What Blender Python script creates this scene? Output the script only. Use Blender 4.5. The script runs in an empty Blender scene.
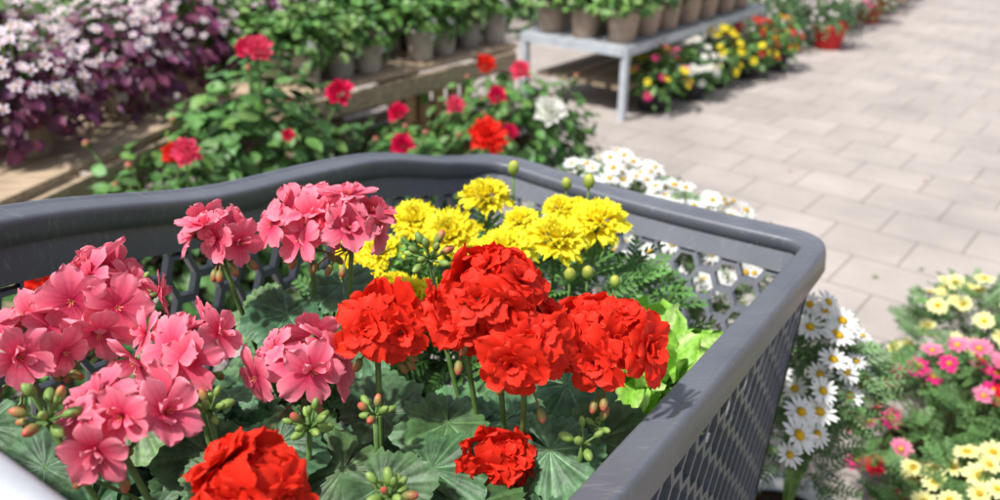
import bpy, math, numpy as np
rng=np.random.default_rng(23)
U=rng.uniform
scene=bpy.context.scene
# ------------------------------------------------------------------ materials
def newmat(name):
    m=bpy.data.materials.new(name); m.use_nodes=True
    nt=m.node_tree; b=nt.nodes["Principled BSDF"]
    return m,nt,b
def colmat(name,rough=.5,transl=0.0,spec=.4,noise=.25,nscale=60,bump=0.0,detail=2):
    m,nt,b=newmat(name)
    a=nt.nodes.new("ShaderNodeAttribute"); a.attribute_name="Col"
    n=nt.nodes.new("ShaderNodeTexNoise"); n.inputs["Scale"].default_value=nscale; n.inputs["Detail"].default_value=detail
    tc=nt.nodes.new("ShaderNodeTexCoord"); nt.links.new(tc.outputs["Object"],n.inputs["Vector"])
    mr=nt.nodes.new("ShaderNodeMapRange"); mr.inputs[1].default_value=.3; mr.inputs[2].default_value=.7
    mr.inputs[3].default_value=1-noise; mr.inputs[4].default_value=1+noise
    nt.links.new(n.outputs["Fac"],mr.inputs[0])
    vm=nt.nodes.new("ShaderNodeVectorMath"); vm.operation='SCALE'
    nt.links.new(a.outputs["Color"],vm.inputs[0]); nt.links.new(mr.outputs[0],vm.inputs["Scale"])
    nt.links.new(vm.outputs[0],b.inputs["Base Color"])
    b.inputs["Roughness"].default_value=rough
    b.inputs["Specular IOR Level"].default_value=spec
    if bump:
        bp=nt.nodes.new("ShaderNodeBump"); bp.inputs["Strength"].default_value=bump; bp.inputs["Distance"].default_value=.002
        nt.links.new(n.outputs["Fac"],bp.inputs["Height"]); nt.links.new(bp.outputs[0],b.inputs["Normal"])
    if transl:
        t=nt.nodes.new("ShaderNodeBsdfTranslucent"); nt.links.new(vm.outputs[0],t.inputs["Color"])
        mx=nt.nodes.new("ShaderNodeMixShader"); mx.inputs[0].default_value=transl
        nt.links.new(b.outputs[0],mx.inputs[1]); nt.links.new(t.outputs[0],mx.inputs[2])
        nt.links.new(mx.outputs[0],nt.nodes["Material Output"].inputs["Surface"])
    return m
M_LEAF=colmat("leaf",.48,.18,.4,.28,170,.35,3)
M_LEAFB=colmat("shrub_leaf",.5,0,.4,.2,40,0,1)
M_PETAL=colmat("petal",.6,.26,.2,.07,200,0,2)
M_STEM=colmat("stem_and_bud",.5,0,.4,.2,80)
M_POT=colmat("pot_plastic",.55,0,.4,.15,25,.1,4)
M_SOIL=colmat("soil",.95,0,.1,.5,150,.8)
M_METAL=colmat("painted_metal",.4,0,.5,.1,12,0,4)
def woodmat():
    m,nt,b=newmat("weathered_wood")
    a=nt.nodes.new("ShaderNodeAttribute"); a.attribute_name="Col"
    tc=nt.nodes.new("ShaderNodeTexCoord"); mp=nt.nodes.new("ShaderNodeMapping")
    mp.inputs["Rotation"].default_value=(0,0,math.radians(-60)); mp.inputs["Scale"].default_value=(4,40,40)
    n=nt.nodes.new("ShaderNodeTexNoise"); n.inputs["Scale"].default_value=1.5; n.inputs["Detail"].default_value=6
    nt.links.new(tc.outputs["Object"],mp.inputs[0]); nt.links.new(mp.outputs[0],n.inputs["Vector"])
    mr=nt.nodes.new("ShaderNodeMapRange"); mr.inputs[1].default_value=.3; mr.inputs[2].default_value=.7; mr.inputs[3].default_value=.55; mr.inputs[4].default_value=1.2
    nt.links.new(n.outputs["Fac"],mr.inputs[0])
    vm=nt.nodes.new("ShaderNodeVectorMath"); vm.operation='SCALE'
    nt.links.new(a.outputs["Color"],vm.inputs[0]); nt.links.new(mr.outputs[0],vm.inputs["Scale"])
    nt.links.new(vm.outputs[0],b.inputs["Base Color"]); b.inputs["Roughness"].default_value=.8
    bp=nt.nodes.new("ShaderNodeBump"); bp.inputs["Strength"].default_value=.4; bp.inputs["Distance"].default_value=.003
    nt.links.new(n.outputs["Fac"],bp.inputs["Height"]); nt.links.new(bp.outputs[0],b.inputs["Normal"])
    return m
M_WOOD=woodmat()
def cartmat():
    m,nt,b=newmat("grey_cart_plastic")
    tc=nt.nodes.new("ShaderNodeTexCoord")
    n=nt.nodes.new("ShaderNodeTexNoise"); n.inputs["Scale"].default_value=9; n.inputs["Detail"].default_value=6
    nt.links.new(tc.outputs["Object"],n.inputs["Vector"])
    r=nt.nodes.new("ShaderNodeValToRGB")
    r.color_ramp.elements[0].position=.3; r.color_ramp.elements[0].color=(.098,.106,.128,1)
    r.color_ramp.elements[1].position=.7; r.color_ramp.elements[1].color=(.135,.145,.168,1)
    nt.links.new(n.outputs["Fac"],r.inputs[0])
    mp=nt.nodes.new("ShaderNodeMapping"); mp.inputs["Scale"].default_value=(30,300,60); mp.inputs["Rotation"].default_value=(0,0,.6); nt.links.new(tc.outputs["Object"],mp.inputs[0])
    n3=nt.nodes.new("ShaderNodeTexNoise"); n3.inputs["Scale"].default_value=1; n3.inputs["Detail"].default_value=5; nt.links.new(mp.outputs[0],n3.inputs["Vector"])
    m3=nt.nodes.new("ShaderNodeMapRange"); m3.inputs[1].default_value=.58; m3.inputs[2].default_value=.75; m3.inputs[3].default_value=0; m3.inputs[4].default_value=.5
    nt.links.new(n3.outputs["Fac"],m3.inputs[0])
    mx=nt.nodes.new("ShaderNodeMixRGB"); mx.inputs[2].default_value=(.28,.29,.31,1); nt.links.new(m3.outputs[0],mx.inputs[0]); nt.links.new(r.outputs[0],mx.inputs[1])
    nt.links.new(mx.outputs[0],b.inputs["Base Color"])
    n2=nt.nodes.new("ShaderNodeTexNoise"); n2.inputs["Scale"].default_value=500; n2.inputs["Detail"].default_value=2
    nt.links.new(tc.outputs["Object"],n2.inputs["Vector"])
    bp=nt.nodes.new("ShaderNodeBump"); bp.inputs["Strength"].default_value=.25; bp.inputs["Distance"].default_value=.0006
    nt.links.new(n2.outputs["Fac"],bp.inputs["Height"]); nt.links.new(bp.outputs[0],b.inputs["Normal"])
    mr=nt.nodes.new("ShaderNodeMapRange"); mr.inputs[3].default_value=.28; mr.inputs[4].default_value=.5
    nt.links.new(n.outputs["Fac"],mr.inputs[0]); nt.links.new(mr.outputs[0],b.inputs["Roughness"])
    return m
M_CART=cartmat()
MATS=[M_LEAF,M_PETAL,M_STEM,M_POT,M_SOIL,M_METAL,M_WOOD,M_CART,M_LEAFB]
LEAF,PETAL,STEM,POT,SOIL,METAL,WOOD,CART,LEAFB=range(9)
# ------------------------------------------------------------------ mesh builder
class MB:
    def __init__(s): s.v=[];s.c=[];s.f=[];s.m=[];s.s=[];s.n=0
    def add(s,V,F,C,mat,smooth=True):
        V=np.asarray(V,float).reshape(-1,3); F=np.asarray(F,int)
        C=np.asarray(C,float)
        if C.ndim==1: C=np.tile(C,(len(V),1))
        s.v.append(V); s.c.append(C); s.f.append(F+s.n); s.m.append(np.full(len(F),mat)); s.s.append(np.full(len(F),smooth)); s.n+=len(V)
    def build(s,name,parent=None,loc=None):
        V=np.concatenate(s.v); C=np.clip(np.concatenate(s.c),0,1); F=np.concatenate(s.f)
        mi=np.concatenate(s.m); sm=np.concatenate(s.s)
        used=sorted(set(mi.tolist())); remap={u:i for i,u in enumerate(used)}
        if loc is None: loc=np.array([V[:,0].mean(),V[:,1].mean(),V[:,2].min()])
        loc=np.array(loc,float)
        V=V-loc
        me=bpy.data.meshes.new(name)
        me.vertices.add(len(V)); me.vertices.foreach_set("co",V.astype(np.float32).ravel())
        me.loops.add(F.size); me.loops.foreach_set("vertex_index",F.astype(np.int32).ravel())
        me.polygons.add(len(F)); me.polygons.foreach_set("loop_start",(np.arange(len(F))*4).astype(np.int32))
        for u in used: me.materials.append(MATS[u])
        me.polygons.foreach_set("material_index",np.array([remap[x] for x in mi],dtype=np.int32))
        me.polygons.foreach_set("use_smooth",sm.astype(bool))
        me.update(calc_edges=True)
        ca=me.color_attributes.new("Col",'FLOAT_COLOR','POINT')
        ca.data.foreach_set("color",np.concatenate([C,np.ones((len(C),1))],1).astype(np.float32).ravel())
        ob=bpy.data.objects.new(name,me); scene.collection.objects.link(ob); ob.location=loc
        if parent: 
            ob.parent=parent
        return ob
def gridF(a,b,wrap=False):
    i,j=np.meshgrid(np.arange(a-1),np.arange(b if wrap else b-1),indexing='ij'); i=i.ravel(); j=j.ravel(); k=(j+1)%b
    return np.stack([i*b+j,i*b+k,(i+1)*b+k,(i+1)*b+j],1)
def nrm(v): v=np.asarray(v,float); return v/(np.linalg.norm(v)+1e-12)
def frame(n,spin=0.,hint=None):
    z=nrm(n); h=np.array([0,0,1.]) if hint is None else np.asarray(hint,float)
    if abs(z@nrm(h))>.98: h=np.array([1.,0,0])
    y=nrm(h-z*(h@z)); x=np.cross(y,z)
    c,s_=math.cos(spin),math.sin(spin)
    return np.stack([x*c+y*s_,-x*s_+y*c,z],1)
def rotX(a): c,s=math.cos(a),math.sin(a); return np.array([[1,0,0],[0,c,-s],[0,s,c]])
def rotZ(a): c,s=math.cos(a),math.sin(a); return np.array([[c,-s,0],[s,c,0],[0,0,1]])
def put(mb,T,R,sc,pos,mat,mul=1.0):
    V,F,C=T; mb.add((V*sc)@R.T+np.asarray(pos),F,C*mul,mat)
def merge(parts):
    V=[];F=[];C=[];n=0
    for v,f,c in parts:
        V.append(v);F.append(f+n);C.append(c);n+=len(v)
    return np.concatenate(V),np.concatenate(F),np.concatenate(C)
def tube(mb,pts,r,col,mat=STEM,n=6):
    pts=np.asarray(pts,float); r=np.broadcast_to(np.asarray(r,float),(len(pts),))
    tg=np.gradient(pts,axis=0); rows=[]
    a=np.arange(n)*2*math.pi/n
    ref=np.array([.3,.2,1.]) if abs(nrm(tg[0])[2])<.9 else np.array([1.,.1,0])
    for p,t,rr in zip(pts,tg,r):
        t=nrm(t); x=nrm(np.cross(t,ref)); y=np.cross(t,x)
        rows.append(p+rr*(np.cos(a)[:,None]*x+np.sin(a)[:,None]*y))
    rows=[np.repeat(pts[:1],n,0)+ (rows[0]-pts[0])*.02]+rows+[pts[-1]+(rows[-1]-pts[-1])*.02]
    P=np.stack(rows); mb.add(P.reshape(-1,3),gridF(len(rows),n,True),col,mat)
def bez(a,b,c,n=7):
    t=np.linspace(0,1,n)[:,None]; a,b,c=map(lambda q:np.asarray(q,float),(a,b,c))
    return (1-t)**2*a+2*t*(1-t)*b+t*t*c
def box(mb,c,ax,ay,az,col,mat,bev=.0):
    c=np.asarray(c,float);ax,ay,az=[np.asarray(q,float) for q in (ax,ay,az)]
    fs=[(1,ax,ay,az),(-1,ax,ay,az),(1,ay,az,ax),(-1,ay,az,ax),(1,az,ax,ay),(-1,az,ax,ay)]
    for sg,n_,u,v in fs:
        o=c+sg*n_; q=[o-u-v,o+u-v,o+u+v,o-u+v]
        if sg<0:q=q[::-1]
        mb.add(q,[[0,1,2,3]],col,mat,False)
def lathe(mb,prof,c,col,mat=POT,n=24,smooth=True):
    a=np.arange(n)*2*math.pi/n
    P=np.stack([np.stack([r*np.cos(a),r*np.sin(a),np.full(n,z)],1) for r,z in prof])+np.asarray(c)
    mb.add(P.reshape(-1,3),gridF(len(prof),n,True),col,mat,smooth)
def pot(mb,c,r,h,col):
    lathe(mb,[(.001,0),(r*.70,0),(r*.72,.004),(r*.92,h*.82),(r*.93,h*.83),(r*1.0,h*.83),(r*1.02,h*.86),(r*1.02,h),(r*.96,h),(r*.93,h*.9)],c,col,POT)
    lathe(mb,[(r*.95,h*.88),(r*.6,h*.9),(r*.3,h*.89),(.001,h*.91)],c,(.035,.022,.014),SOIL)
# ------------------------------------------------------------------ flower pieces
def petal(L,W,lift=.1,curl=.2,cup=.2,ruf=.1,nt=7,ns=7,kind='ob',col=None,ph=None,notch=0.):
    if ph is None: ph=U(0,6.28)
    t=np.array([0,.2,.42,.62,.8,.92,1.]) if nt==7 else np.linspace(0,1,nt)
    s=np.linspace(-1,1,ns)
    T,S=np.meshgrid(t,s,indexing='ij')
    if kind=='ob': w=W*(T**.75+.06)*np.sqrt(np.clip(1-T**5*.93,0,1))
    elif kind=='leaf': w=W*(np.sin(math.pi*np.clip(T,0,1)**.8)**.8+.03)
    else: w=W*(T**.5*.8+.2)*np.sqrt(np.clip(1-T**8*.8,0,1))
    x=S*w; y=L*T-L*.10*(S**2)*T+notch*L*T**3*np.sin(ph*3+S*6)*.5
    z=lift*T*L-curl*L*T**2.2+cup*W*S**2*T+ruf*L*T**1.8*(np.sin(ph+S*3.4)*.7+.4*np.sin(ph*2+S*7))
    V=np.stack([x,y,z],-1).reshape(-1,3)
    C=col(T,S).reshape(-1,3)
    return V,gridF(len(t),ns),C
def mixc(a,b,f): a=np.asarray(a);b=np.asarray(b); return a*(1-f[...,None])+b*f[...,None]
def c_pink(T,S):
    base=mixc((.62,.012,.10),(.90,.135,.24),np.clip(T*2.1,0,1)**1.2)
    e=np.clip(np.clip((T-.45)*1.7,0,1)*.65+.45*np.abs(S)**3*T,0,1)[...,None]
    c=base*(1-e)+np.array((.97,.37,.44))*e
    vein=1-.40*(1-np.cos(S*11))*.5*np.clip(1.1-T,0,1)
    return c*np.stack([vein**.4,vein,vein],-1)
def c_red(T,S):
    return mixc((.40,.004,.004),(.90,.036,.014),np.clip(.1+T*1.0+.12*np.cos(S*6),0,1))
def c_yel(T,S): return mixc((.88,.58,.0),(.97,.86,.04),np.clip(T*1.5,0,1))
def c_white(T,S): return mixc((.72,.74,.6),(.85,.85,.83),np.clip(T*3,0,1))
def cc(a,b): 
    return lambda T,S: mixc(a,b,np.clip(T*1.3,0,1))
def pose(P,tilt,az,base=0,up=0):
    V,F,C=P
    V=(V@rotX(tilt).T)+np.array([0,base,up]); return V@rotZ(az).T,F,C
def floret_pink():
    parts=[];n=5
    a0=U(0,6); cupang=U(2,20)
    for k in range(n):
        parts.append(pose(petal(U(.95,1.1),U(.48,.57),.12,U(.05,.32),U(-.05,.18),U(.02,.08),col=c_pink,ns=9,notch=.10),math.radians(cupang+U(-5,6)),a0+k*2*math.pi/n+U(-.08,.08),.03,U(0,.04)))
    for k in range(int(U(0,4))):
        parts.append(pose(petal(U(.45,.65),U(.20,.30),.2,U(0,.3),.3,U(.08,.16),col=c_pink),math.radians(U(35,60)),a0+.6+k*2*math.pi/3+U(-.3,.3),.03))
    for k in range(6):
        v,f,c=petal(.28,.025,0,0,0,0,3,3,'lin',cc((.4,.01,.05),(.9,.45,.2)))
        parts.append(pose((v,f,c),math.radians(U(50,85)),k*1.05,.0))
    return merge(parts)
def floret_red():
    parts=[]
    for n,L,W,t in ((5,1.04,.60,4),(5,.82,.48,24),(4,.58,.36,46),(3,.38,.24,68)):
        a0=U(0,6)
        for k in range(n):
            parts.append(pose(petal(L*U(.9,1.1),W*U(.88,1.08),.15,U(.1,.45),U(-.1,.3),U(.04,.11),col=c_red,ns=9,notch=.10),math.radians(t+U(-6,8)),a0+k*2*math.pi/n+U(-.2,.2),.03))
    return merge(parts)
def marigold(n=85):
    parts=[]
    for k in range(n):
        f=(k+.5)/n; tilt=math.radians(86-88*f**1.1+U(-9,9))
        L=(.32+.26*f)*U(.85,1.1)
        parts.append(pose(petal(L,.21*U(.85,1.2),.1,U(0,.6),U(0,.4),U(.14,.28),5,7,'lin',c_yel,notch=.3),tilt,k*2.39996+U(-.15,.15),.06+.42*f**.8,.30*(1-f)**.7))
    return merge(parts)
def dahlia(ca,cb,n=34):
    parts=[]
    for k in range(n):
        f=(k+.5)/n
        parts.append(pose(petal((.42+.28*f),.30,.1,U(.05,.3),.35,.1,5,6,'ob',cc(ca,cb)),math.radians(84-68*f+U(-7,7)),k*2.39996,.03+.22*f,.22*(1-f)))
    return merge(parts)
def sph(r,zs=1.,n=8,m=6,col=(1,1,1),col2=None):
    ph=np.linspace(0.02,math.pi-.02,m); a=np.arange(n)*2*math.pi/n
    P=np.stack([np.stack([np.sin(p)*np.cos(a),np.sin(p)*np.sin(a),np.full(n,-np.cos(p)*zs)],1) for p in ph])*r
    C=np.tile(np.asarray(col,float),(n*m,1))
    if col2 is not None:
        f=np.repeat(np.linspace(0,1,m),n)[:,None]**2; C=C*(1-f)+np.asarray(col2)*f
    return P.reshape(-1,3),gridF(m,n,True),C
def daisy(cp=c_white,npet=14,disc=(.80,.52,.01),w=.15):
    parts=[]
    droop=U(-.1,.35)
    for k in range(npet):
        parts.append(pose(petal(U(.7,.82),w,.1,droop,.1,.03,4,3,'lin',cp),math.radians(U(-4,14)),k*2*math.pi/npet+U(-.08,.08),.2))
    v,f,c=sph(.27,.55,9,6,(.55,.3,.01),disc); v=v+np.array([0,0,.05])
    parts.append((v,f,c)); return merge(parts)
def ger_leaf():
    ph=U(0,6); nr,na=9,85
    r=np.array([.02,.18,.34,.5,.64,.76,.86,.94,1.]); th=np.linspace(-math.pi+.12,math.pi-.12,na)
    Rr,Th=np.meshgrid(r,th,indexing='ij')
    lob=1+Rr**3*(.085*np.cos(7*Th)+.035*np.cos(28*Th+1))
    base=.86+.14*np.cos(Th)+.10*np.exp(-((np.abs(Th)-2.5)/.4)**2)
    rad=Rr*lob*base
    x=rad*np.sin(Th); y=rad*np.cos(Th)+.12*Rr
    z=-.06*Rr*np.abs(np.cos(3.5*Th))**3*1.6+.022*Rr*np.cos(28*Th+1)+U(.02,.30)*Rr**1.6+.12*Rr**2*np.sin(2*Th+ph)+.06*Rr**2.5*np.sin(5*Th+ph*2)-.12*Rr**4
    ve=np.clip((np.cos(7*Th)-.86)/.14,0,1)*np.clip(1.15-Rr,0,1)
    zone=np.exp(-((Rr-.55)/.13)**2)
    col=np.array((.066,.150,.060))
    C=np.ones(Rr.shape+(3,))*col
    C=C*(1-.36*zone[...,None]); C=C*(1+1.7*ve[...,None]*np.array([.95,.8,.9]))
    C=C*(1+.35*(Rr[...,None]**5))
    return np.stack([x,y,z],-1).reshape(-1,3),gridF(nr,na),C.reshape(-1,3)
T_GL=[ger_leaf() for _ in range(10)]
T_FP=[floret_pink() for _ in range(12)]
T_FR=[floret_red() for _ in range(10)]
T_MG=[marigold() for _ in range(4)]
T_DA=[daisy() for _ in range(5)]
T_BUD=sph(1,1.7,8,6,(.16,.27,.055),(.2,.28,.07))
T_BUDR=sph(1,1.7,8,6,(.16,.24,.06),(.6,.05,.06))
T_LF=[petal(1,.3,.15,U(.2,.5),.35,U(.02,.08),6,4,'leaf',cc((.9,.95,.8),(1,1,1))) for _ in range(6)]
def feather():
    parts=[]
    v,f,c=petal(1,.025,.1,.25,0,0,5,3,'lin',cc((1,1,1),(1,1,1))); parts.append((v,f,c))
    for k in range(6):
        y=.15+.14*k
        for sg in (-1,1):
            v,f,c=petal(.34*(1-.5*abs(k-2.5)/3.5),.045,.1,.2,.3,0,4,3,'leaf',cc((.9,1,.8),(1.1,1.1,1)))
            v=v@rotZ(sg*-.95).T+np.array([0,y,.1*y-.25*y**2.2]); parts.append((v,f,c))
    return merge(parts)
T_FE=[feather() for _ in range(4)]
def pick(l): return l[int(U(0,len(l)))]
def fib(n,zmin):
    out=[]
    a0=U(0,6)
    for k in range(n):
        z=1-(1-zmin)*(k+.5)/n; a=a0+k*2.39996+U(-.2,.2); z=min(1,max(-1,z+U(-.05,.05)))
        q=math.sqrt(max(0,1-z*z)); out.append(np.array([q*math.cos(a),q*math.sin(a),z]))
    return out
SC=(.12,.22,.055)
def umbel(mb,c,R,T,rf,n,stem0,zmin=-.25,sq=.8,buds=4):
    c=np.asarray(c,float); hub=c-np.array([0,0,R*.75])
    for d in fib(n,zmin):
        dd=d+rng.normal(0,.24,3)+np.array([0,-.15,.12])
        p=c+d*np.array([1,1,sq])*(R-rf*.25)*U(.72,1.18)
        base=p-nrm(dd)*rf*.25
        k=rf*U(.82,1.12)
        put(mb,pick(T),frame(dd,U(0,6.28)),k,base,PETAL,U(.86,1.06))
        tube(mb,bez(hub,(hub+base)/2+np.array([0,0,.003]),base,4),.0012,SC,STEM,5)
        tube(mb,[base-nrm(dd)*.012,base-nrm(dd)*.004,base],[.0014,.0028,.003],(.14,.2,.06),STEM,6)
    for i in range(buds):
        a=U(0,6.28); p=hub+np.array([math.cos(a)*R*U(.4,1.0),math.sin(a)*R*U(.4,1.0),-R*U(.0,.45)])
        tube(mb,bez(hub,(hub+p)/2+np.array([0,0,.012]),p,5),.001,(.22,.14,.06),STEM,5)
        put(mb,T_BUDR,frame(p-hub+np.array([0,0,-.03])),.0042,p,STEM)
    tube(mb,bez(stem0,[(hub[0]*.7+stem0[0]*.3),(hub[1]*.7+stem0[1]*.3),(stem0[2]+hub[2])/2],hub,9),[.0035]*5+[.0028]*4,SC,STEM,7)
def budhead(mb,c,R,n,stem0,red=.2):
    c=np.asarray(c,float); hub=c-np.array([0,0,R*.7])
    for d in fib(n,-.5):
        p=hub+ (d*R+np.array([0,0,R*.35]))*U(.7,1.1)
        tube(mb,bez(hub,(hub+p)/2,p,4),.0012,SC,STEM,5)
        put(mb,T_BUDR if U()<red else T_BUD,frame(d+np.array([0,0,.3]),U(0,6)),U(.003,.0046),p,STEM,U(.9,1.3))
    for k in range(7):
        a=k*.9; v=petal(R*.5,R*.14,.1,.5,.2,0,4,3,'leaf',cc((.1,.17,.04),(.14,.22,.06)))
        put(mb,v,frame((math.cos(a),math.sin(a),-.2),0)@rotX(-1.2),1,hub,LEAF)
    tube(mb,bez(stem0,[(hub[0]*.8+stem0[0]*.2),(hub[1]*.8+stem0[1]*.2),(stem0[2]+hub[2])/2],hub,9),.0026,SC,STEM,7)
# ------------------------------------------------------------------ cart geometry
RR=np.array([-.136,.165]);FR=np.array([.50,1.185]);FL=np.array([-.03,1.575]);RL=np.array([-.714,.59])
RRb=np.array([-.13,.21]);FRb=np.array([.398,1.01]);FLb=np.array([-.09,1.37]);RLb=np.array([-.62,.62])
def path(cs,rs,ns=30,nc=9):
    pts=[]
    for i in range(4):
        a,b=cs[i],cs[(i+1)%4]; d=nrm(b-a)
        p0=a+d*rs[i]; p1=b-d*rs[(i+1)%4]
        for k in range(ns): pts.append(p0+(p1-p0)*k/ns)
        nx=cs[(i+2)%4]; d2=nrm(nx-b); p2=b+d2*rs[(i+1)%4]
        for k in range(nc):
            t=k/nc; pts.append((1-t)**2*p1+2*t*(1-t)*b+t*t*p2)
    return np.array(pts)
TOP=path([RR,FR,FL,RL],[.08,.045,.10,.08]); BOT=path([RRb,FRb,FLb,RLb],[.08,.05,.10,.08])
def ztop(i):
    n=39
    if i<n: 
        f=min(i/30,1); s=1.2*(1-f); return .95+.115*s
    if i<2*n: return .95+.018*((i-n)/n)-.012*math.sin((i-n)/n*math.pi)
    if i<3*n:
        s=(i-2*n)/30*1.2 
        return float(np.interp(s,[0,.1,.24,.446,.63,.887,1.2,2],[.972,1.002,1.044,1.068,1.082,1.140,1.175,1.175]))
    f=(i-3*n)/n; return 1.175+(1.088-1.175)*f
ZT=np.array([ztop(i) for i in range(len(TOP))])
for _ in range(4): ZT=(np.roll(ZT,1)+2*ZT+np.roll(ZT,-1))/4
NP=len(TOP)
P3=np.column_stack([TOP,ZT]); Q3=np.column_stack([BOT,np.full(NP,.58)])
Pw=np.vstack([P3,P3[:1]]); Qw=np.vstack([Q3,Q3[:1]])
seg=np.linalg.norm(np.diff(Pw,axis=0),axis=1); S=np.concatenate([[0],np.cumsum(seg)]); STOT=S[-1]
def interp(A,s): s=np.mod(s,STOT); return np.stack([np.interp(s,S,A[:,k]) for k in range(3)],-1)
def nout(s):
    d=interp(Pw,s+.006)-interp(Pw,s-.006); n=np.stack([d[...,1],-d[...,0],np.zeros_like(d[...,0])],-1)
    return n/np.linalg.norm(n,axis=-1,keepdims=True)
HW=.37
def W(s,y,off=0.):
    s=np.asarray(s,float); y=np.asarray(y,float)
    p=interp(Pw,s)-np.array([0,0,.012]); q=interp(Qw,s)
    v=(y/HW)[...,None]; return p*(1-v)+q*v+nout(s)*np.asarray(off)[...,None]
cart=bpy.data.objects.new("shopping_cart",None); scene.collection.objects.link(cart)
g=(.13,.14,.165)
mb=MB()
prof=[(-.015,-.036),(-.0188,-.012),(-.0182,-.006),(-.0160,-.0035),(-.0135,-.0025),(.004,-.0005),(.0085,.0005),(.0105,.0025),(.0145,.003),(.0172,.0012),(.0188,-.003),(.0205,-.010),(.0228,-.034),(.0185,-.034),(.0155,-.014),(-.012,-.010),(-.011,-.036)]
sc=S[:-1]; nn=nout(sc)
R_=np.stack([P3+nn*a+np.array([0,0,b]) for a,b in prof],1)
R_=np.vstack([R_,R_[:1]])
mb.add(R_.reshape(-1,3),gridF(NP+1,len(prof),True),g,CART)
mb.build("rim",cart,loc=(0,0,0))
mb=MB()
ncol=int(round(STOT/.0375/2))*2; dx=STOT/ncol; Rh=dx/1.5; dy=math.sqrt(3)*Rh
ang=np.arange(6)*math.pi/3
for ci in range(ncol):
    for ri in range(0,11):
        cx=ci*dx; cy=.050+ri*dy+(dy/2 if ci%2 else 0)
        if cy>HW-.02: continue
        ox=cx+Rh*np.cos(ang); oy=cy+Rh*np.sin(ang)*1.0
        hs=.82
        ix=cx+Rh*hs*np.cos(ang); iy=cy+Rh*hs*np.sin(ang)
        oy=np.clip(oy,0,HW); iy=np.clip(iy,0,HW)
        th=.006
        a=W(ox,oy,th*np.ones(6)); b=W(ix,iy,th*np.ones(6)); c=W(ix,iy,-th*np.ones(6)); d=W(ox,oy,-th*np.ones(6))
        V=np.concatenate([a,b,c,d]); mb.add(V,gridF(4,6,True),g,CART,False)
mb.build("honeycomb_walls",cart,loc=(0,0,0))
mb=MB()
def band(y0,y1,th,s0=0,s1=None,n=170):
    ss=np.linspace(s0,STOT if s1 is None else s1,n); o=np.ones(n)
    rows=np.stack([W(ss,o*y0,o*th),W(ss,o*y1,o*th),W(ss,o*y1,-o*th),W(ss,o*y0,-o*th)],1)
    mb.add(rows.reshape(-1,3),gridF(n,4,True),g,CART,False)
band(.006,.046,.0075); band(HW-.035,HW,.008)
for ic in (30+4,39+30+4,2*39+30+4,3*39+30+4):
    band(.03,HW-.01,.009,S[ic]-.014,S[ic]+.014,5)
for k in range(17):
    f=(k+.5)/17; a=RRb*(1-f)+FRb*f; b=RLb*(1-f)+FLb*f; 
    m=(a+b)/2; h=(b-a)/2; dn=nrm(FRb-RRb)
    box(mb,[m[0],m[1],.582],[h[0],h[1],0],[dn[0]*.012,dn[1]*.012,0],[0,0,.005],g,CART)
for k in range(9):
    f=(k+.5)/9; a=RRb*(1-f)+RLb*f; b=FRb*(1-f)+FLb*f
    m=(a+b)/2; h=(b-a)/2; dn=nrm(RLb-RRb)
    box(mb,[m[0],m[1],.572],[h[0],h[1],0],[dn[0]*.01,dn[1]*.01,0],[0,0,.0045],g,CART)
mb.build("bands_and_floor",cart,loc=(0,0,0))
# chassis
mb=MB(); gm=(.35,.36,.38)
def v3(p,z): return np.array([p[0],p[1],z])
for a,b in ((RRb,FRb),(RLb,FLb)):
    tube(mb,[v3(a,.55),v3(a,.3),v3(a*.95+b*.05,.16),v3(a*.5+b*.5,.15),v3(b,.15)],.014,gm,METAL,10)
    tube(mb,[v3(a*.15+b*.85,.15),v3(a*.3+b*.7,.56)],.012,gm,METAL,10)
    for p in (a*.93+b*.07,a*.05+b*.95):
        ax=nrm(np.array([*(RLb-RRb),0])); cpt=v3(p,.062)
        aa=np.linspace(0,2*math.pi,21)
        f=nrm(np.array([*(FRb-RRb),0]))
        ring=[cpt+.045*(math.cos(t)*f+math.sin(t)*np.array([0,0,1])) for t in aa]
        tube(mb,ring,.016,(.03,.03,.03),POT,8)
        tube(mb,[cpt-ax*.02,cpt+ax*.02],.03,(.3,.3,.3),METAL,12)
        tube(mb,[v3(p,.15),v3(p,.12)+ax*.024,cpt+ax*.024],.007,gm,METAL,8)
for f in (.1,.5,.9):
    a=RRb*(1-f)+FRb*f; b=RLb*(1-f)+FLb*f; tube(mb,[v3(a,.15),v3((a+b)/2,.15),v3(b,.15)],.011,gm,METAL,8)
mb.build("chassis",cart,loc=(0,0,0))
mb=MB(); 
hL=np.array([-.62,.61]);hR=np.array([-.10,.235])
mid=(hL+hR)/2
tube(mb,[v3(RL+np.array([.05,0]),1.14),v3(RL+np.array([.06,-.03]),1.175),v3(hL-[.03,.0],1.165)+0,v3(hL+[.05,-.05],1.165),v3(mid,1.165),v3(hR-[.05,-.04],1.165),v3(hR,1.16),v3(RR+np.array([.0,.05]),1.10)],.018,(.45,.46,.49),POT,14)
mb.build("handle",cart,loc=(0,0,0))
# ------------------------------------------------------------------ inside test
def inside(p,m=.04):
    x,y=p[0],p[1]
    poly=[RR,FR,FL,RL]
    for i in range(4):
        a,b=poly[i],poly[(i+1)%4]; d=nrm(b-a)
        if d[0]*(y-a[1])-d[1]*(x-a[0])<m: return False
    return True
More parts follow.
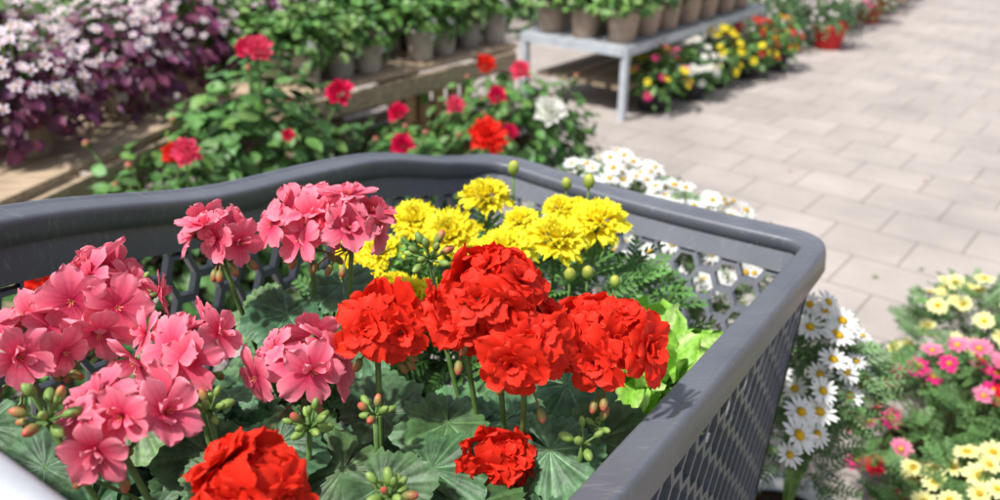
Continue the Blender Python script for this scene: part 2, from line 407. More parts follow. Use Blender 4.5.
# ------------------------------------------------------------------ geraniums
def gerleaves(mb,c,r,z0,z1,n,stem0,ext=()):
    def one(p,nrmv,outv,sz):
        mul=np.array([1,1,1])*U(.85,1.4)*np.array([U(.9,1.3),1,U(.8,1.25)])
        put(mb,pick(T_GL),frame(nrmv,U(-.4,.4),outv),sz,p,LEAF,mul)
        s0=np.array(stem0)+np.array([0,0,U(0,.12)])
        tube(mb,bez(s0,[(p[0]+s0[0])/2,(p[1]+s0[1])/2,max(p[2]-.05,s0[2])],p,6),.0018,(.10,.17,.045),STEM,5)
    for (x,y,z,sz) in ext:
        one(np.array([x,y,z]),np.array([U(-.25,.25),U(-.6,-.1),1.]),np.array([x-c[0]+U(-.05,.05),y-c[1]-.05,-.02]),sz)
    k=0;tries=0
    while k<n and tries<n*8:
        tries+=1
        a=U(0,6.28); q=r*math.sqrt(U(0,1)); f=q/r
        p=np.array([c[0]+q*math.cos(a),c[1]+q*math.sin(a),0]); p[2]=z0+(z1-z0)*(1-f**2*.6)*U(.35,1.0)
        if not inside(p,.055): continue
        one(p,np.array([math.cos(a)*f*.6,math.sin(a)*f*.6-.25,1.])+rng.normal(0,.26,3),np.array([math.cos(a),math.sin(a),-.2])+rng.normal(0,.3,3),U(.028,.050))
        k+=1
def geranium(name,c,umb,buds,n=70,r=.15,z0=.84,z1=1.0,pink=True,ext=()):
    mb=MB(); st=np.array([c[0],c[1],.76])
    pot(mb,(c[0],c[1],.588),.075,.155,(.16,.06,.03))
    for k in range(4):
        a=U(0,6.28); tube(mb,bez(st-[0,0,.05],st+[math.cos(a)*.02,math.sin(a)*.02,.05],st+[math.cos(a)*.05,math.sin(a)*.05,.14],6),[.006,.006,.005,.005,.004,.003],(.12,.15,.05),STEM,7)
    for (p,R,nf,sq) in umb:
        umbel(mb,p,R,T_FP if pink else T_FR,.0285 if pink else .031,nf,st,sq=sq)
    for (p,R,nb) in buds: budhead(mb,p,R,nb,st,.25)
    gerleaves(mb,c,r,z0,z1,n,st,ext)
    return mb.build(name)
geranium("pink_geranium",(-.37,.70),[((-.375,.685,1.12),.060,12,.7),((-.414,.614,1.115),.046,8,.7)],[((-.40,.80,1.08),.02,10)],75,.17,.84,1.0,True,[(-.33,.62,1.04,.045),(-.46,.60,1.04,.045)])
geranium("pink_geranium",(-.23,.86),[((-.290,.783,1.142),.040,7,.6),((-.205,.815,1.142),.048,9,.75),((-.158,.80,1.150),.044,8,.75)],[],50,.15,.82,.97,True,[(-.232,.79,1.045,.048),(-.18,.84,1.055,.045),(-.26,.83,1.03,.045),(-.15,.76,1.02,.045)])
geranium("pink_geranium",(-.24,.60),[((-.274,.622,1.11),.048,7,.45),((-.183,.644,1.075),.048,8,.55),((-.290,.512,1.115),.050,8,.5)],
   [((-.325,.487,1.145),.021,12),((-.245,.575,1.085),.016,10),((-.165,.585,1.06),.017,12)],85,.16,.84,1.0,True,[(-.20,.60,1.02,.045),(-.36,.52,1.06,.045),(-.22,.56,1.03,.045)])
geranium("red_geranium",(.02,.70),[((-.002,.642,1.150),.046,8,.8),((.022,.625,1.108),.046,9,.85),((-.032,.65,1.12),.034,5,.8),((.101,.655,1.095),.052,10,.7)],
   [((-.072,.77,1.135),.022,14),((.075,.60,1.03),.016,5)],95,.17,.82,.985,False,[(.046,.615,1.0,.048),(.095,.645,.99,.05),(-.05,.65,1.005,.045),(.07,.72,1.0,.045)])
geranium("red_geranium",(-.12,.58),[((-.112,.648,1.115),.038,6,.45),((-.175,.445,1.10),.048,8,.55),((-.007,.597,.998),.036,5,.7)],
   [((-.085,.50,1.06),.017,12),((-.11,.60,1.06),.014,7)],90,.17,.82,.985,False,[(-.067,.645,1.0,.05),(-.115,.67,1.0,.048),(-.14,.59,1.0,.05),(-.062,.59,1.0,.052),(-.10,.545,1.02,.045),(-.03,.55,.99,.05),(.03,.56,.97,.05)])
geranium("red_geranium",(.10,.72),[],[((.09,.62,1.03),.012,4)],50,.12,.80,.93,False)
geranium("pink_geranium",(-.48,.62),[],[],35,.12,.84,.94)
# ------------------------------------------------------------------ marigolds
def featherfol(mb,c,rad,z0,z1,n,L,col,clip=None,st=None):
    for k in range(n):
        for _ in range(6):
            a=U(0,6.28); q=math.sqrt(U(0,1)); p=np.array([c[0]+rad[0]*q*math.cos(a),c[1]+rad[1]*q*math.sin(a),0])
            if clip is None or inside(p,clip): break
        else: continue
        p[2]=z0+(z1-z0)*math.sqrt(max(0,1-q*q*.7))*U(.45,1)
        out=np.array([math.cos(a)*q,math.sin(a)*q,U(.2,1.0)])+rng.normal(0,.35,3)
        n_=np.cross(out,rng.normal(0,1,3)); n_=n_ if n_[2]>0 else -n_
        put(mb,pick(T_FE),frame(n_+np.array([0,0,.5]),0,out),L*U(.7,1.2),p,LEAFB,np.array(col)*U(.7,1.4))
def marigolds(name,c,heads,buds,rad,n):
    mb=MB(); pot(mb,(c[0],c[1],.588),.075,.155,(.16,.06,.03)); st=np.array([c[0],c[1],.75])
    for x,y,z,d in heads:
        hub=np.array([x,y,z-d*.22])
        tilt=np.array([U(-.25,.25),U(-.75,-.1),1.])
        put(mb,pick(T_MG),frame(tilt,U(0,6)),d*.55,hub,PETAL,U(.93,1.05))
        v=sph(1,1.4,10,7,(.09,.17,.035),(.12,.2,.05)); put(mb,v,frame(tilt),d*.17,hub-nrm(tilt)*d*.12,STEM)
        tube(mb,bez(st,[x,y,(.75+z)/2],hub-[0,0,.01],8),.0022,SC,STEM,6)
    for x,y,z,r in buds:
        put(mb,sph(1,1.25,9,7,(.16,.28,.06),(.5,.46,.05)),frame((U(-.2,.2),U(-.2,.2),1)),r,(x,y,z),STEM)
        tube(mb,bez(st,[x,y,(.75+z)/2],(x,y,z-r*.8),8),.0018,SC,STEM,6)
    featherfol(mb,c,rad,.80,.995,n,.075,(.085,.20,.05),.06)
    return mb.build(name)
H=1.045
marigolds("yellow_marigold_plant",(.05,1.05),[(-.022,1.137,H+.01,.075),(.0736,1.016,H,.082),(.137,1.074,H,.085),(.0065,.99,H-.005,.078),(.086,1.11,H,.05),(-.0145,.90,1.02,.06),(.03,1.10,1.03,.05),(.115,1.13,1.03,.05)],
   [(.02,1.17,1.075,.009),(.13,1.14,1.065,.009),(.088,.93,1.02,.008),(.112,.945,1.015,.008),(.145,.93,1.01,.007),(.10,1.17,1.05,.008)],(.18,.18),300)
marigolds("yellow_marigold_plant",(-.10,1.0),[(-.0677,1.03,H,.08),(-.119,1.074,H,.066),(-.157,.99,H-.01,.06),(-.101,.871,1.03,.07),(-.1665,.918,1.03,.055),(-.20,1.01,H-.02,.045),(-.13,.92,1.02,.04),(-.185,.955,1.025,.04)],
   [(-.2,1.08,1.04,.008)],(.17,.19),240)
mb=MB(); featherfol(mb,(.17,.95),(.10,.10),.78,.91,110,.075,(.085,.18,.045),.08); pot(mb,(.19,.96,.588),.07,.15,(.16,.06,.03)); 
for i in range(5): tube(mb,[(.19,.96,.72),(.19+U(-.1,.1),.96+U(-.1,.1),.83)],.002,SC,STEM,5)
mb.build("marigold_foliage_plant")
# lettuce
def lettuce(name,c,s=1.):
    mb=MB(); pot(mb,(c[0],c[1],.588),.06,.13,(.03,.03,.03))
    def cl(T,S): return mixc((.50,.62,.25),(.25,.50,.06),np.clip(np.abs(S)*3+T*.25,0,1))
    for k in range(15):
        a=k*2.4; f=k/15
        P=petal(.12*s*U(.9,1.2),.055*s*U(.85,1.1),.6,U(.4,.8),U(.1,.5),.13,7,11,'ob',cl,notch=.1)
        V,F,C=pose(P,math.radians(70-50*f),a,.01+.01*f)
        mb.add(V+np.array([c[0],c[1],c[2]-.055]),F,C*U(.85,1.15),LEAF)
    tube(mb,[(c[0],c[1],.70),(c[0],c[1],c[2]-.04)],.009,(.3,.42,.15),STEM,8)
    return mb.build(name)
lettuce("lettuce",(.18,.85,.945),.85); lettuce("lettuce",(.13,.765,.93),.8)
# ------------------------------------------------------------------ generic bushes
def leafball(mb,c,rad,n,L,col,T=T_LF,low=.15,up=.5,jit=.35):
    c=np.asarray(c,float); rad=np.asarray(rad,float); clump=rng.normal(0,1,(10,3)); clump/=np.linalg.norm(clump,axis=1,keepdims=True); cw=U(.65,1.4,10)
    lump=1+rng.normal(0,.14,10)
    for k in range(n):
        d=rng.normal(0,1,3); d[2]=abs(d[2])*1.0-low*U(0,2); d=nrm(d)
        j=int(np.argmax(clump@d)); rr=U(.25,1)**.45*lump[j]
        p=c+d*rad*rr
        if p[2]<.02: continue
        out=d+rng.normal(0,jit,3)+np.array([0,0,-.25])
        n_=d*.6+np.array([0,0,up])+rng.normal(0,.35,3)
        put(mb,pick(T),frame(n_,0,out),L*U(.65,1.25),p,LEAFB,np.array(col)*U(.75,1.35)*cw[j]*np.array([U(.85,1.25),1,U(.8,1.2)]))
def flowers(mb,c,rad,n,T,size,low=0.,mul=(1,1,1),face=(0,-.3,.6),stem=True):
    c=np.asarray(c,float); rad=np.asarray(rad,float)
    for k in range(n):
        d=rng.normal(0,1,3); d[2]=abs(d[2])-low; d=nrm(d)
        p=c+d*rad*U(.92,1.15)
        put(mb,pick(T),frame(d*.7+np.array(face)+rng.normal(0,.25,3),U(0,6)),size*U(.8,1.15),p,PETAL,np.array(mul)*U(.85,1.1))
        if stem: tube(mb,bez(c,c+(p-c)*.5+[0,0,.02],p-[0,0,.002],4),.0015,SC,STEM,4)
CR=((.40,.0,.04),(.74,.012,.10)); RO=((.55,.008,.01),(.85,.035,.02)); WH=((.7,.72,.55),(.85,.85,.8)); PK=((.62,.01,.08),(.88,.10,.20))
T_D={k:[dahlia(*v) for _ in range(2)] for k,v in dict(c=CR,r=RO,w=WH,p=PK).items()}
def dahliabush(name,c,rad,n,fl,L=.085):
    mb=MB(); pot(mb,(c[0],c[1],0.002),.12,.2,(.05,.04,.035))
    c3=np.array([c[0],c[1],.12])
    leafball(mb,c3,rad,n,L,(.072,.165,.042))
    for x,y,z,s,k in fl:
        p=np.array([x,y,z]); put(mb,pick(T_D[k]),frame((U(-.3,.3),-.7,.75),U(0,6)),s*1.08,p,PETAL,U(.95,1.1))
        tube(mb,bez(c3,[x*.6+c[0]*.4,y*.6+c[1]*.4,z*.6],p,6),.004,SC,STEM,5)
    for k in range(7):
        a=U(3.3,6.2); p=c3+np.array([math.cos(a)*rad[0]*U(.4,.9),math.sin(a)*rad[1]*U(.4,.9),rad[2]*U(.5,1.05)])
        put(mb,sph(1,1.1,8,6,(.1,.2,.05),(.5,.05,.08)),frame((0,0,1)),.014,p,STEM)
        tube(mb,bez(c3,c3*.5+p*.5,p,5),.003,SC,STEM,5)
    return mb.build(name)
dahliabush("dahlia_plant",(-.95,3.05),(.38,.38,.70),1100,[(-.823,2.85,.885,.062,'p'),(-.86,2.86,.89,.05,'c'),(-.579,2.98,.70,.066,'c'),(-.74,2.8,.60,.03,'c')])
dahliabush("dahlia_plant",(-.43,3.42),(.34,.34,.36),750,[(-.394,3.15,.58,.05,'c'),(-.188,3.35,.552,.05,'p'),(-.37,3.05,.48,.06,'c'),(-.055,3.32,.435,.09,'r'),(-.03,3.3,.41,.07,'r')],.07)
dahliabush("dahlia_plant",(.08,3.98),(.36,.36,.44),800,[(-.07,3.8,.615,.06,'r'),(-.0135,3.62,.52,.055,'c'),(.096,3.9,.565,.06,'p'),(.224,3.66,.435,.085,'w'),(.04,3.6,.36,.05,'c')],.07)
dahliabush("dahlia_plant",(-1.1,2.62),(.30,.30,.5),600,[(-.957,2.42,.668,.055,'p'),(-1.0,2.44,.66,.045,'r')],.07)
dahliabush("dahlia_plant",(-1.25,2.0),(.28,.28,.38),450,[(-1.16,1.86,.53,.06,'r'),(-1.3,1.8,.45,.05,'r'),(-.95,2.0,.4,.04,'w')],.06)
dahliabush("dahlia_plant",(-.55,2.75),(.28,.28,.30),450,[(-.45,2.5,.38,.05,'c')],.07)
# ------------------------------------------------------------------ tables
WD=(.48,.36,.24)
def wood_table(name,a,b,depth,z,dirback,slats=None,nb=5):
    a=np.array(a,float);b=np.array(b,float); d=nrm(b-a); L=np.linalg.norm(b-a); q=np.array(dirback,float); q=nrm(q-d*(q@d))
    mb=MB(); w=depth/nb
    for k in range(nb):
        m=(a+b)/2+q*(w*(k+.5)); sh=U(-.03,.03)
        box(mb,[m[0]+d[0]*sh,m[1]+d[1]*sh,z-.012],[d[0]*L/2,d[1]*L/2,0],[q[0]*(w/2-.006),q[1]*(w/2-.006),0],[0,0,.011+U(0,.001)],np.array(WD)*U(.75,1.2),WOOD)
    for f in (.04,.5,.96):
        m=a*(1-f)+b*f+q*depth/2
        box(mb,[m[0],m[1],z-.064],[q[0]*depth/2*.98,q[1]*depth/2*.98,0],[d[0]*.022,d[1]*.022,0],[0,0,.040],np.array(WD)*U(.6,1),WOOD)
        for e in (.05,.95):
            p=a*(1-f)+b*f+q*depth*e+d*.052
            box(mb,[p[0],p[1],(z-.03)/2],[d[0]*.03,d[1]*.03,0],[q[0]*.03,q[1]*.03,0],[0,0,(z-.032)/2],np.array(WD)*U(.6,1),WOOD)
    for e in (.02,.98):
        m=(a+b)/2+q*depth*e-q*.045*(1 if e<.5 else -1)
        box(mb,[m[0],m[1],z-.075],[d[0]*L/2*.97,d[1]*L/2*.97,0],[q[0]*.011,q[1]*.011,0],[0,0,.045],np.array(WD)*U(.7,1),WOOD)
    for k in range(4):
        mm=a+(b-a)*.5+q*depth*(.15+.23*k)
        box(mb,[mm[0],mm[1],.13],[d[0]*L/2*.95,d[1]*L/2*.95,0],[q[0]*.05,q[1]*.05,0],[0,0,.01],np.array(WD)*U(.5,.9),WOOD)
    o=mb.build(name)
    if slats:
        # pallet leaning upright under the front edge
        mb=MB()
        for k,f in enumerate(np.linspace(slats[0],slats[1],6)):
            p=a*(1-f)+b*f-q*.015
            box(mb,[p[0],p[1],.255],[*(d*.032),0],[*(q*.009),0],[0,0,.25],np.array((.46,.25,.13))*U(.75,1.2),WOOD)
        f0=(slats[0]+slats[1])/2; p=a*(1-f0)+b*f0+q*.018
        for zz in (.06,.26,.46):
            box(mb,[p[0],p[1],zz],[*(d*L*(slats[1]-slats[0])*.54),0],[*(q*.022),0],[0,0,.045],np.array((.42,.24,.13))*U(.8,1.1),WOOD)
        mb.build("wooden_pallet")
    return o
wood_table("wooden_table",(-1.52,2.25),(-1.16,3.42),.95,.55,(-1,.2))
wood_table("wooden_table",(-.95,3.42),(.08,4.56),1.0,.55,(-.75,.65),(.42,.74))
def metal_table(name,a,b,depth,z,dirback):
    a=np.array(a,float);b=np.array(b,float); d=nrm(b-a); L=np.linalg.norm(b-a); q=np.array(dirback,float); q=nrm(q-d*(q@d))
    mb=MB(); c=(.50,.54,.58)
    m=(a+b)/2+q*depth/2
    box(mb,[m[0],m[1],z-.004],[*(d*(L/2-.012)),0],[*(q*(depth/2-.012)),0],[0,0,.003],(.42,.44,.46),METAL)
    for o in (0,depth):
        mm=(a+b)/2+q*o; box(mb,[mm[0],mm[1],z-.025],[*(d*L/2),0],[*(q*.012),0],[0,0,.027],c,METAL)
    for o in (a,b):
        mm=o+q*depth/2; box(mb,[mm[0],mm[1],z-.026],[*(d*.0115),0],[*(q*(depth/2-.013)),0],[0,0,.026],c,METAL)
    for f in (0.01,.5,.99):
        for e in (.01,.99):
            p=a+(b-a)*f+q*depth*e+d*.004
            box(mb,[p[0],p[1],(z-.05)/2],[*(d*.02),0],[*(q*.02),0],[0,0,(z-.052)/2],c,METAL)
    for k in range(5):
        mm=(a+b)/2+q*depth*(.12+.19*k)
        box(mb,[mm[0],mm[1],.17],[*(d*L/2*.9),0],[*(q*.05),0],[0,0,.012],np.array(WD)*U(.5,.9),WOOD)
    return mb.build(name)
metal_table("metal_display_table",(.74,4.96),(2.0,6.48),.77,.446,(-.77,.6))
# ------------------------------------------------------------------ potted plants on tables (linked copies)
def herb(kind):
    mb=MB()
    if kind<3:
        pot(mb,(0,0,0),.078,.15,[(.42,.37,.32),(.30,.28,.26),(.46,.40,.33)][kind])
        leafball(mb,(0,0,.16),(.13,.13,.16),170,.055,[(.08,.18,.04),(.12,.22,.06),(.08,.19,.04)][kind])
        for k in range(6): tube(mb,[(0,0,.13),(U(-.05,.05),U(-.05,.05),.25)],.003,SC,STEM,5)
        box(mb,(.045,-.07,.15),(.018,0,0),(0,.0008,0),(0,0,.05),(.8,.8,.78),POT)
    elif kind==3:
        pot(mb,(0,0,0),.10,.19,(.40,.30,.23)); leafball(mb,(0,0,.2),(.17,.17,.2),230,.06,(.10,.21,.05))
        flowers(mb,(0,0,.22),(.15,.15,.18),7,T_DA,.02,mul=(.9,.5,.1))
    return mb
HM=[]
for k in range(4):
    o=herb(k).build("potted_herb",loc=(0,0,0)); HM.append(o.data); bpy.data.objects.remove(o)
def inst(name,me,x,y,z,s=1.,rot=None):
    o=bpy.data.objects.new(name,me); scene.collection.objects.link(o); o.location=(x,y,z); o.rotation_euler=(0,0,U(0,6.28) if rot is None else rot); o.scale=(s*U(.95,1.05),s*U(.95,1.05),s*U(.88,1.15)); return o
D=nrm([.66,.75]); Q=np.array([-D[1],D[0]])
base=np.array([-.80,3.60])
for r in range(4):
    for k in range(8):
        if r==0 and k==3: continue
        p=base+D*(.02+.178*k+U(-.02,.02))+Q*(.11+.24*r+U(-.02,.02))
        inst("potted_herb",HM[int(U(0,3))],p[0],p[1],.553,1.0+.05*r,U(-.6,.9))
D3=nrm([.638,.77]); Q3_=np.array([-D3[1],D3[0]]); b3=np.array([.74,4.96])
for r in range(3):
    for k in range(7):
        p=b3+D3*(.16+.27*k+U(-.02,.02))+Q3_*(.13+.26*r)
        inst("potted_bedding_plant",HM[3],p[0],p[1],.449,1.05)
def c_lil(T,S): return mixc((.78,.50,.70),(.92,.84,.90),np.clip(T*1.5,0,1))
T_LI=[daisy(c_lil,5,(.7,.6,.3),.3) for _ in range(4)]
def purple(name,x,y,s=1.):
    mb=MB(); pot(mb,(x,y,.553),.10*s,.17,(.34,.26,.19))
    leafball(mb,(x,y,.72),(.24*s,.24*s,.24*s),430,.065,(.15,.035,.09),low=.35)
    flowers(mb,(x,y,.76),(.23*s,.23*s,.25*s),140,T_LI,.022)
    box(mb,(x+.03,y-.11*s,.64),(.022,0,0),(0,.001,0),(0,0,.028),(.75,.75,.74),POT)
    for k in range(6): tube(mb,[(x,y,.70),(x+U(-.08,.08),y+U(-.08,.08),.85)],.003,(.12,.04,.05),STEM,5)
    mb.build(name)
for x,y,s in ((-1.62,2.76,.9),(-2.05,2.75,1.05),(-1.50,3.28,.95),(-1.95,3.35,1.1),(-2.3,3.1,1.)): purple("purple_leaf_plant",x,y,s)
wood_table("wooden_table",(-1.9,3.75),(-.95,4.85),.8,.55,(-.75,.65))
for r in range(3):
    for k in range(6):
        p=np.array([-1.9,3.8])+D*(.05+.24*k)+Q*(.12+.27*r)
        inst("potted_herb" ,HM[int(U(0,4))],p[0],p[1],.553,1.15)
for (x,y,s) in ((-1.45,3.75,1.),(-1.1,4.1,.9)): purple("purple_leaf_plant",x,y+.1,s)
# ------------------------------------------------------------------ ground pots near metal table
def mound(name,x,y,r,h,pc,fls,ph=.16,z=0.002,n=260,L=.05,col=(.08,.18,.045),fe=False):
    mb=MB(); pot(mb,(x,y,z),r*.62,ph,pc)
    c=(x,y,z+ph)
    if fe:
        featherfol(mb,(x,y),(r,r),z+ph*.6,z+h,n,L,col)
        for i in range(10): 
            tube(mb,[(x,y,z+ph*.8),(x+U(-r,r)*.5,y+U(-r,r)*.5,z+h*.7)],.002,SC,STEM,5)
    else: leafball(mb,c,(r,r,h-ph),n,L,col,low=.3)
    for T,sz,cnt,mul in fls: flowers(mb,c,(r,r,h-ph),cnt,T,sz,.1,mul)
    return mb.build(name)
def c_y(T,S): return mixc((.85,.66,.02),(.92,.82,.06),T)
def c_py(T,S): return mixc((.90,.80,.2),(.92,.90,.5),T)
def c_mag(T,S): return mixc((.6,.01,.14),(.8,.04,.24),T)
def c_pk(T,S): return mixc((.8,.12,.28),(.92,.35,.5),T)
def c_rd(T,S): return mixc((.5,.0,.02),(.72,.015,.04),T)
TY=[daisy(c_y,12,(.7,.4,.01),.2) for _ in range(3)];TPY=[daisy(c_py,12,(.7,.5,.03),.22) for _ in range(3)]
TM=[daisy(c_mag,10,(.5,.3,.02),.22) for _ in range(3)];TPK=[daisy(c_pk,14,(.75,.5,.05),.2) for _ in range(3)];TR=[daisy(c_rd,10,(.4,.2,.01),.24) for _ in range(3)]
BK=(.02,.02,.022)
mound("potted_pansies",.98,5.22,.20,.40,BK,[(TY,.03,22,(1,1,1)),(TM,.032,26,(1,1,1))])
mound("potted_daisies",1.27,5.50,.19,.40,BK,[(T_DA,.032,60,(1,1,1))])
mound("potted_chrysanthemum",1.05,5.62,.18,.42,BK,[(TY,.032,40,(1,1,1))])
mound("potted_chrysanthemum",1.52,5.80,.18,.40,BK,[(TY,.032,45,(1,1,1))])
mound("potted_pansies",1.80,6.08,.20,.42,BK,[(TR,.034,30,(1,1,1)),(TY,.03,16,(1,1,1))])
mound("potted_gazania",2.08,6.3,.17,.38,BK,[(TY,.034,16,(1,.6,.6)),(TR,.034,14,(1.2,1,1))])
gp=(.25,.22,.2)
rp=(.55,.02,.02)
xs=[(2.3,6.95,gp,T_LI,.02),(2.55,7.25,gp,T_LI,.02),(2.76,7.08,rp,T_LI,.02),(2.95,7.65,gp,T_DA,.02),(3.2,7.95,gp,TPK,.03),(3.55,8.25,rp,T_LI,.02),(3.8,8.70,rp,TPK,.025),(4.1,9.1,rp,TPK,.03),(2.2,7.3,gp,T_LI,.02),(2.6,7.7,gp,T_DA,.02),(3.0,8.15,gp,TPK,.02),(3.4,8.7,gp,TM,.03),(3.8,9.4,gp,T_LI,.03),(4.4,9.6,rp,TR,.03),(2.1,7.7,gp,TPK,.025),(2.45,8.2,gp,T_LI,.02),(2.9,8.7,gp,TM,.03)]
for x,y,pc,T,s in xs: mound("potted_flowering_plant",x,y,.23,.52,pc,[(T,s,60,(1,1,1))],.2,n=300,L=.045,col=(.08,.17,.07))
# ------------------------------------------------------------------ daisies by the cart
def daisybush(name,x,y,r,z0,z1,n,extra=(),pr=.14,nf=420):
    mb=MB(); pot(mb,(x,y,.002),pr,.36,(.75,.74,.72))
    featherfol(mb,(x,y),(r*1.0,r*1.0),z0,z1-.02,nf,.06,(.11,.19,.08))
    featherfol(mb,(x,y),(r*.75,r*.75),.36,z0+.06,nf//2,.06,(.10,.17,.07))
    for i in range(26):
        a=U(0,6.28);q=r*U(.2,.8); tube(mb,bez((x,y,.33),(x+q*.4*math.cos(a),y+q*.4*math.sin(a),z0),(x+q*math.cos(a),y+q*math.sin(a),z1-.08),6),.002,SC,STEM,5)
    for k in range(n):
        a=U(0,6.28);q=math.sqrt(U(0,1)); p=np.array([x+r*1.05*q*math.cos(a),y+r*1.05*q*math.sin(a),z0+(z1-z0)*math.sqrt(1-q*q*.75)+U(-.03,.04)])
        put(mb,pick(T_DA),frame((math.cos(a)*q*.6+U(-.3,.3),math.sin(a)*q*.6-.25+U(-.3,.3),1.),U(0,6)),U(.019,.028),p,PETAL)
        tube(mb,bez((x,y,z0),(x+q*r*.5*math.cos(a),y+q*r*.5*math.sin(a),p[2]-.05),p,6),.0013,SC,STEM,4)
    for ex,ey,ez,s in extra:
        put(mb,pick(T_DA),frame((.25+U(-.3,.3),-.5+U(-.3,.3),.8),U(0,6)),s*1.3,(ex,ey,ez),PETAL)
        tube(mb,bez((x,y,z0-.1),(ex*.6+x*.4,ey*.6+y*.4,ez-.06),(ex,ey,ez),6),.0013,SC,STEM,4)
    return mb.build(name)
daisybush("white_daisy_plant",.545,1.22,.095,.56,.79,32,[(.445,1.0,.715,.026),(.455,1.03,.735,.022),(.492,1.05,.72,.024),(.50,1.07,.745,.02),(.43,.985,.69,.018),(.53,1.12,.77,.022),(.55,1.16,.79,.022),(.565,1.19,.80,.022),(.54,1.20,.83,.02),(.56,1.13,.74,.02),(.50,1.06,.67,.02)],.11,260)
daisybush("white_daisy_plant",.40,1.64,.18,.58,.82,100)
daisybush("white_daisy_plant",.28,1.90,.17,.58,.81,90)
# ------------------------------------------------------------------ bottom-right bedding plants
mound("pink_bedding_flowers",1.08,1.62,.22,.42,(.2,.1,.06),[(TPK,.030,24,(1,1,1)),(TM,.028,20,(1,1,1)),(TR,.026,14,(1,1,1))],.16,n=420,L=.075,col=(.09,.18,.06),fe=True)
mound("yellow_bedding_flowers",.98,1.30,.17,.38,(.2,.1,.06),[(TPY,.028,80,(1,1,1))],.16,n=330,L=.07,col=(.09,.18,.06),fe=True)
mound("yellow_bedding_flowers",1.36,2.0,.20,.42,(.2,.1,.06),[(TPY,.028,50,(1,1,1))],.16,n=330,L=.07,col=(.09,.18,.06),fe=True)
mound("red_bedding_flowers",1.22,1.42,.19,.40,(.2,.1,.06),[(TR,.028,26,(1,1,1)),(TPY,.028,20,(1,1,1))],.16,n=330,L=.07,col=(.09,.18,.06),fe=True)
mound("pink_bedding_flowers",1.45,1.72,.19,.42,(.2,.1,.06),[(TPK,.03,26,(1,1,1)),(TM,.028,20,(1,1,1))],.16,n=330,L=.07,col=(.09,.18,.06),fe=True)
# ------------------------------------------------------------------ shrubs at back
mb=MB()
for k in range(12):
    p=np.array([-3.4,4.3])+D*(.85*k)
    leafball(mb,(p[0],p[1],.05),(.65,.65,1.1),300,.13,(.06,.13,.04))
mb.build("background_shrub_row")
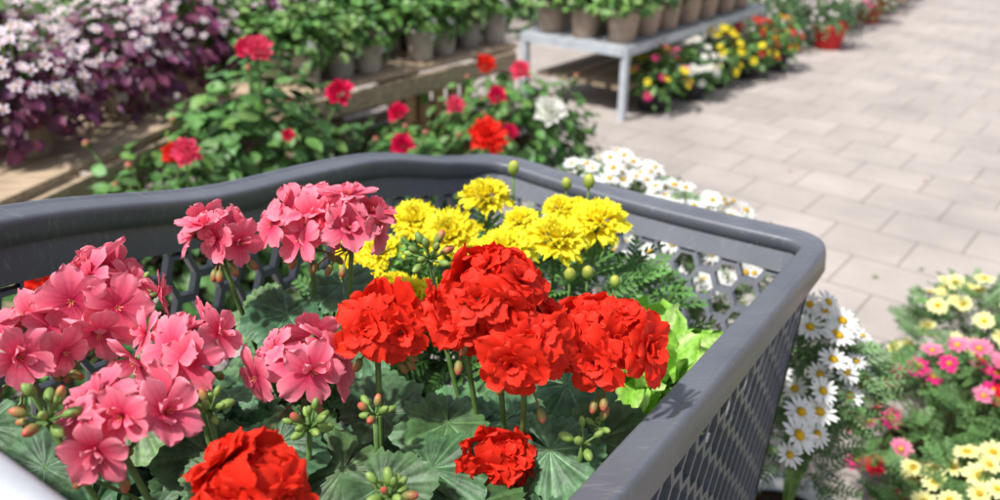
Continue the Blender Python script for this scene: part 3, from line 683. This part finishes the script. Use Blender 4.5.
# ------------------------------------------------------------------ ground
def plane(name,z,size,mat,c=(0,0)):
    me=bpy.data.meshes.new(name); s=size
    me.from_pydata([(c[0]-s,c[1]-s,0),(c[0]+s,c[1]-s,0),(c[0]+s,c[1]+s,0),(c[0]-s,c[1]+s,0)],[],[(0,1,2,3)]); me.materials.append(mat)
    o=bpy.data.objects.new(name,me); scene.collection.objects.link(o); o.location.z=z; return o
def pavemat():
    m,nt,b=newmat("concrete_pavers")
    L=nt.links.new; N=nt.nodes.new
    tc=N("ShaderNodeTexCoord"); mp=N("ShaderNodeMapping"); mp.vector_type='POINT'
    mp.inputs["Rotation"].default_value=(0,0,math.radians(39.7))
    L(tc.outputs["Object"],mp.inputs[0])
    br=N("ShaderNodeTexBrick"); br.offset=.5; br.inputs["Scale"].default_value=1
    br.inputs["Brick Width"].default_value=.34; br.inputs["Row Height"].default_value=.30; br.inputs["Mortar Size"].default_value=.0035; br.inputs["Mortar Smooth"].default_value=.3
    br.inputs["Color1"].default_value=(.385,.338,.308,1); br.inputs["Color2"].default_value=(.44,.388,.355,1); br.inputs["Mortar"].default_value=(.18,.15,.13,1)
    L(mp.outputs[0],br.inputs["Vector"])
    n=N("ShaderNodeTexNoise"); n.inputs["Scale"].default_value=1.6; n.inputs["Detail"].default_value=9; n.inputs["Roughness"].default_value=.65; L(tc.outputs["Object"],n.inputs["Vector"])
    n2=N("ShaderNodeTexNoise"); n2.inputs["Scale"].default_value=160; n2.inputs["Detail"].default_value=3; L(tc.outputs["Object"],n2.inputs["Vector"])
    mr=N("ShaderNodeMapRange"); mr.inputs[1].default_value=.3;mr.inputs[2].default_value=.7;mr.inputs[3].default_value=.78;mr.inputs[4].default_value=1.14; L(n.outputs["Fac"],mr.inputs[0])
    mr2=N("ShaderNodeMapRange"); mr2.inputs[1].default_value=.3;mr2.inputs[2].default_value=.7;mr2.inputs[3].default_value=.85;mr2.inputs[4].default_value=1.12; L(n2.outputs["Fac"],mr2.inputs[0])
    mu=N("ShaderNodeMath"); mu.operation='MULTIPLY'; L(mr.outputs[0],mu.inputs[0]); L(mr2.outputs[0],mu.inputs[1])
    vm=N("ShaderNodeVectorMath"); vm.operation='SCALE'; L(br.outputs["Color"],vm.inputs[0]); L(mu.outputs[0],vm.inputs["Scale"])
    L(vm.outputs[0],b.inputs["Base Color"]); b.inputs["Roughness"].default_value=.8
    bp=N("ShaderNodeBump"); bp.inputs["Strength"].default_value=.5; bp.inputs["Distance"].default_value=.004; bp.invert=True
    L(br.outputs["Fac"],bp.inputs["Height"]); L(bp.outputs[0],b.inputs["Normal"])
    return m
plane("pavement",0,120,pavemat())
mb=MB()
for k in range(90):
    x=U(-.5,4);y=U(1.2,8)
    c=[(.25,.15,.06),(.12,.16,.05),(.6,.5,.45),(.5,.05,.08)][int(U(0,4))]
    put(mb,pick(T_LF),frame((U(-.3,.3),U(-.3,.3),1),U(0,6)),U(.012,.03),(x,y,.006),LEAFB,np.array(c))
mb.build("fallen_leaves",loc=(0,0,0))
# ------------------------------------------------------------------ light
w=bpy.data.worlds.new("World"); scene.world=w; w.use_nodes=True
nt=w.node_tree; bg=nt.nodes["Background"]; sk=nt.nodes.new("ShaderNodeTexSky"); sk.sky_type='NISHITA'; sk.sun_disc=False
el,az=math.radians(60),math.radians(-125)
sk.sun_elevation=el; sk.sun_rotation=az; sk.dust_density=3.0; sk.air_density=1.0
hs=nt.nodes.new("ShaderNodeHueSaturation"); hs.inputs["Saturation"].default_value=.6
nt.links.new(sk.outputs[0],hs.inputs["Color"]); nt.links.new(hs.outputs[0],bg.inputs[0]); bg.inputs[1].default_value=.15
sd=np.array([math.sin(az)*math.cos(el),math.cos(az)*math.cos(el),math.sin(el)])
from mathutils import Vector
ld=bpy.data.lights.new("sun",'SUN'); ld.energy=4.9; ld.angle=math.radians(2.5); ld.color=(1,.98,.95)
lo=bpy.data.objects.new("sun",ld); scene.collection.objects.link(lo); lo.rotation_euler=Vector(sd).to_track_quat('Z','Y').to_euler()
scene.view_settings.view_transform='Standard'; scene.view_settings.look='None'; scene.view_settings.exposure=0
# ------------------------------------------------------------------ camera
cd=bpy.data.cameras.new("camera"); cam=bpy.data.objects.new("camera",cd); scene.collection.objects.link(cam)
cam.location=(0,0,1.5); cam.rotation_euler=(math.radians(90-25.6),0,0)
cd.lens=30; cd.sensor_width=36; cd.clip_start=.02; cd.clip_end=500
cd.dof.use_dof=True; cd.dof.focus_distance=.78; cd.dof.aperture_fstop=4.5
scene.camera=cam
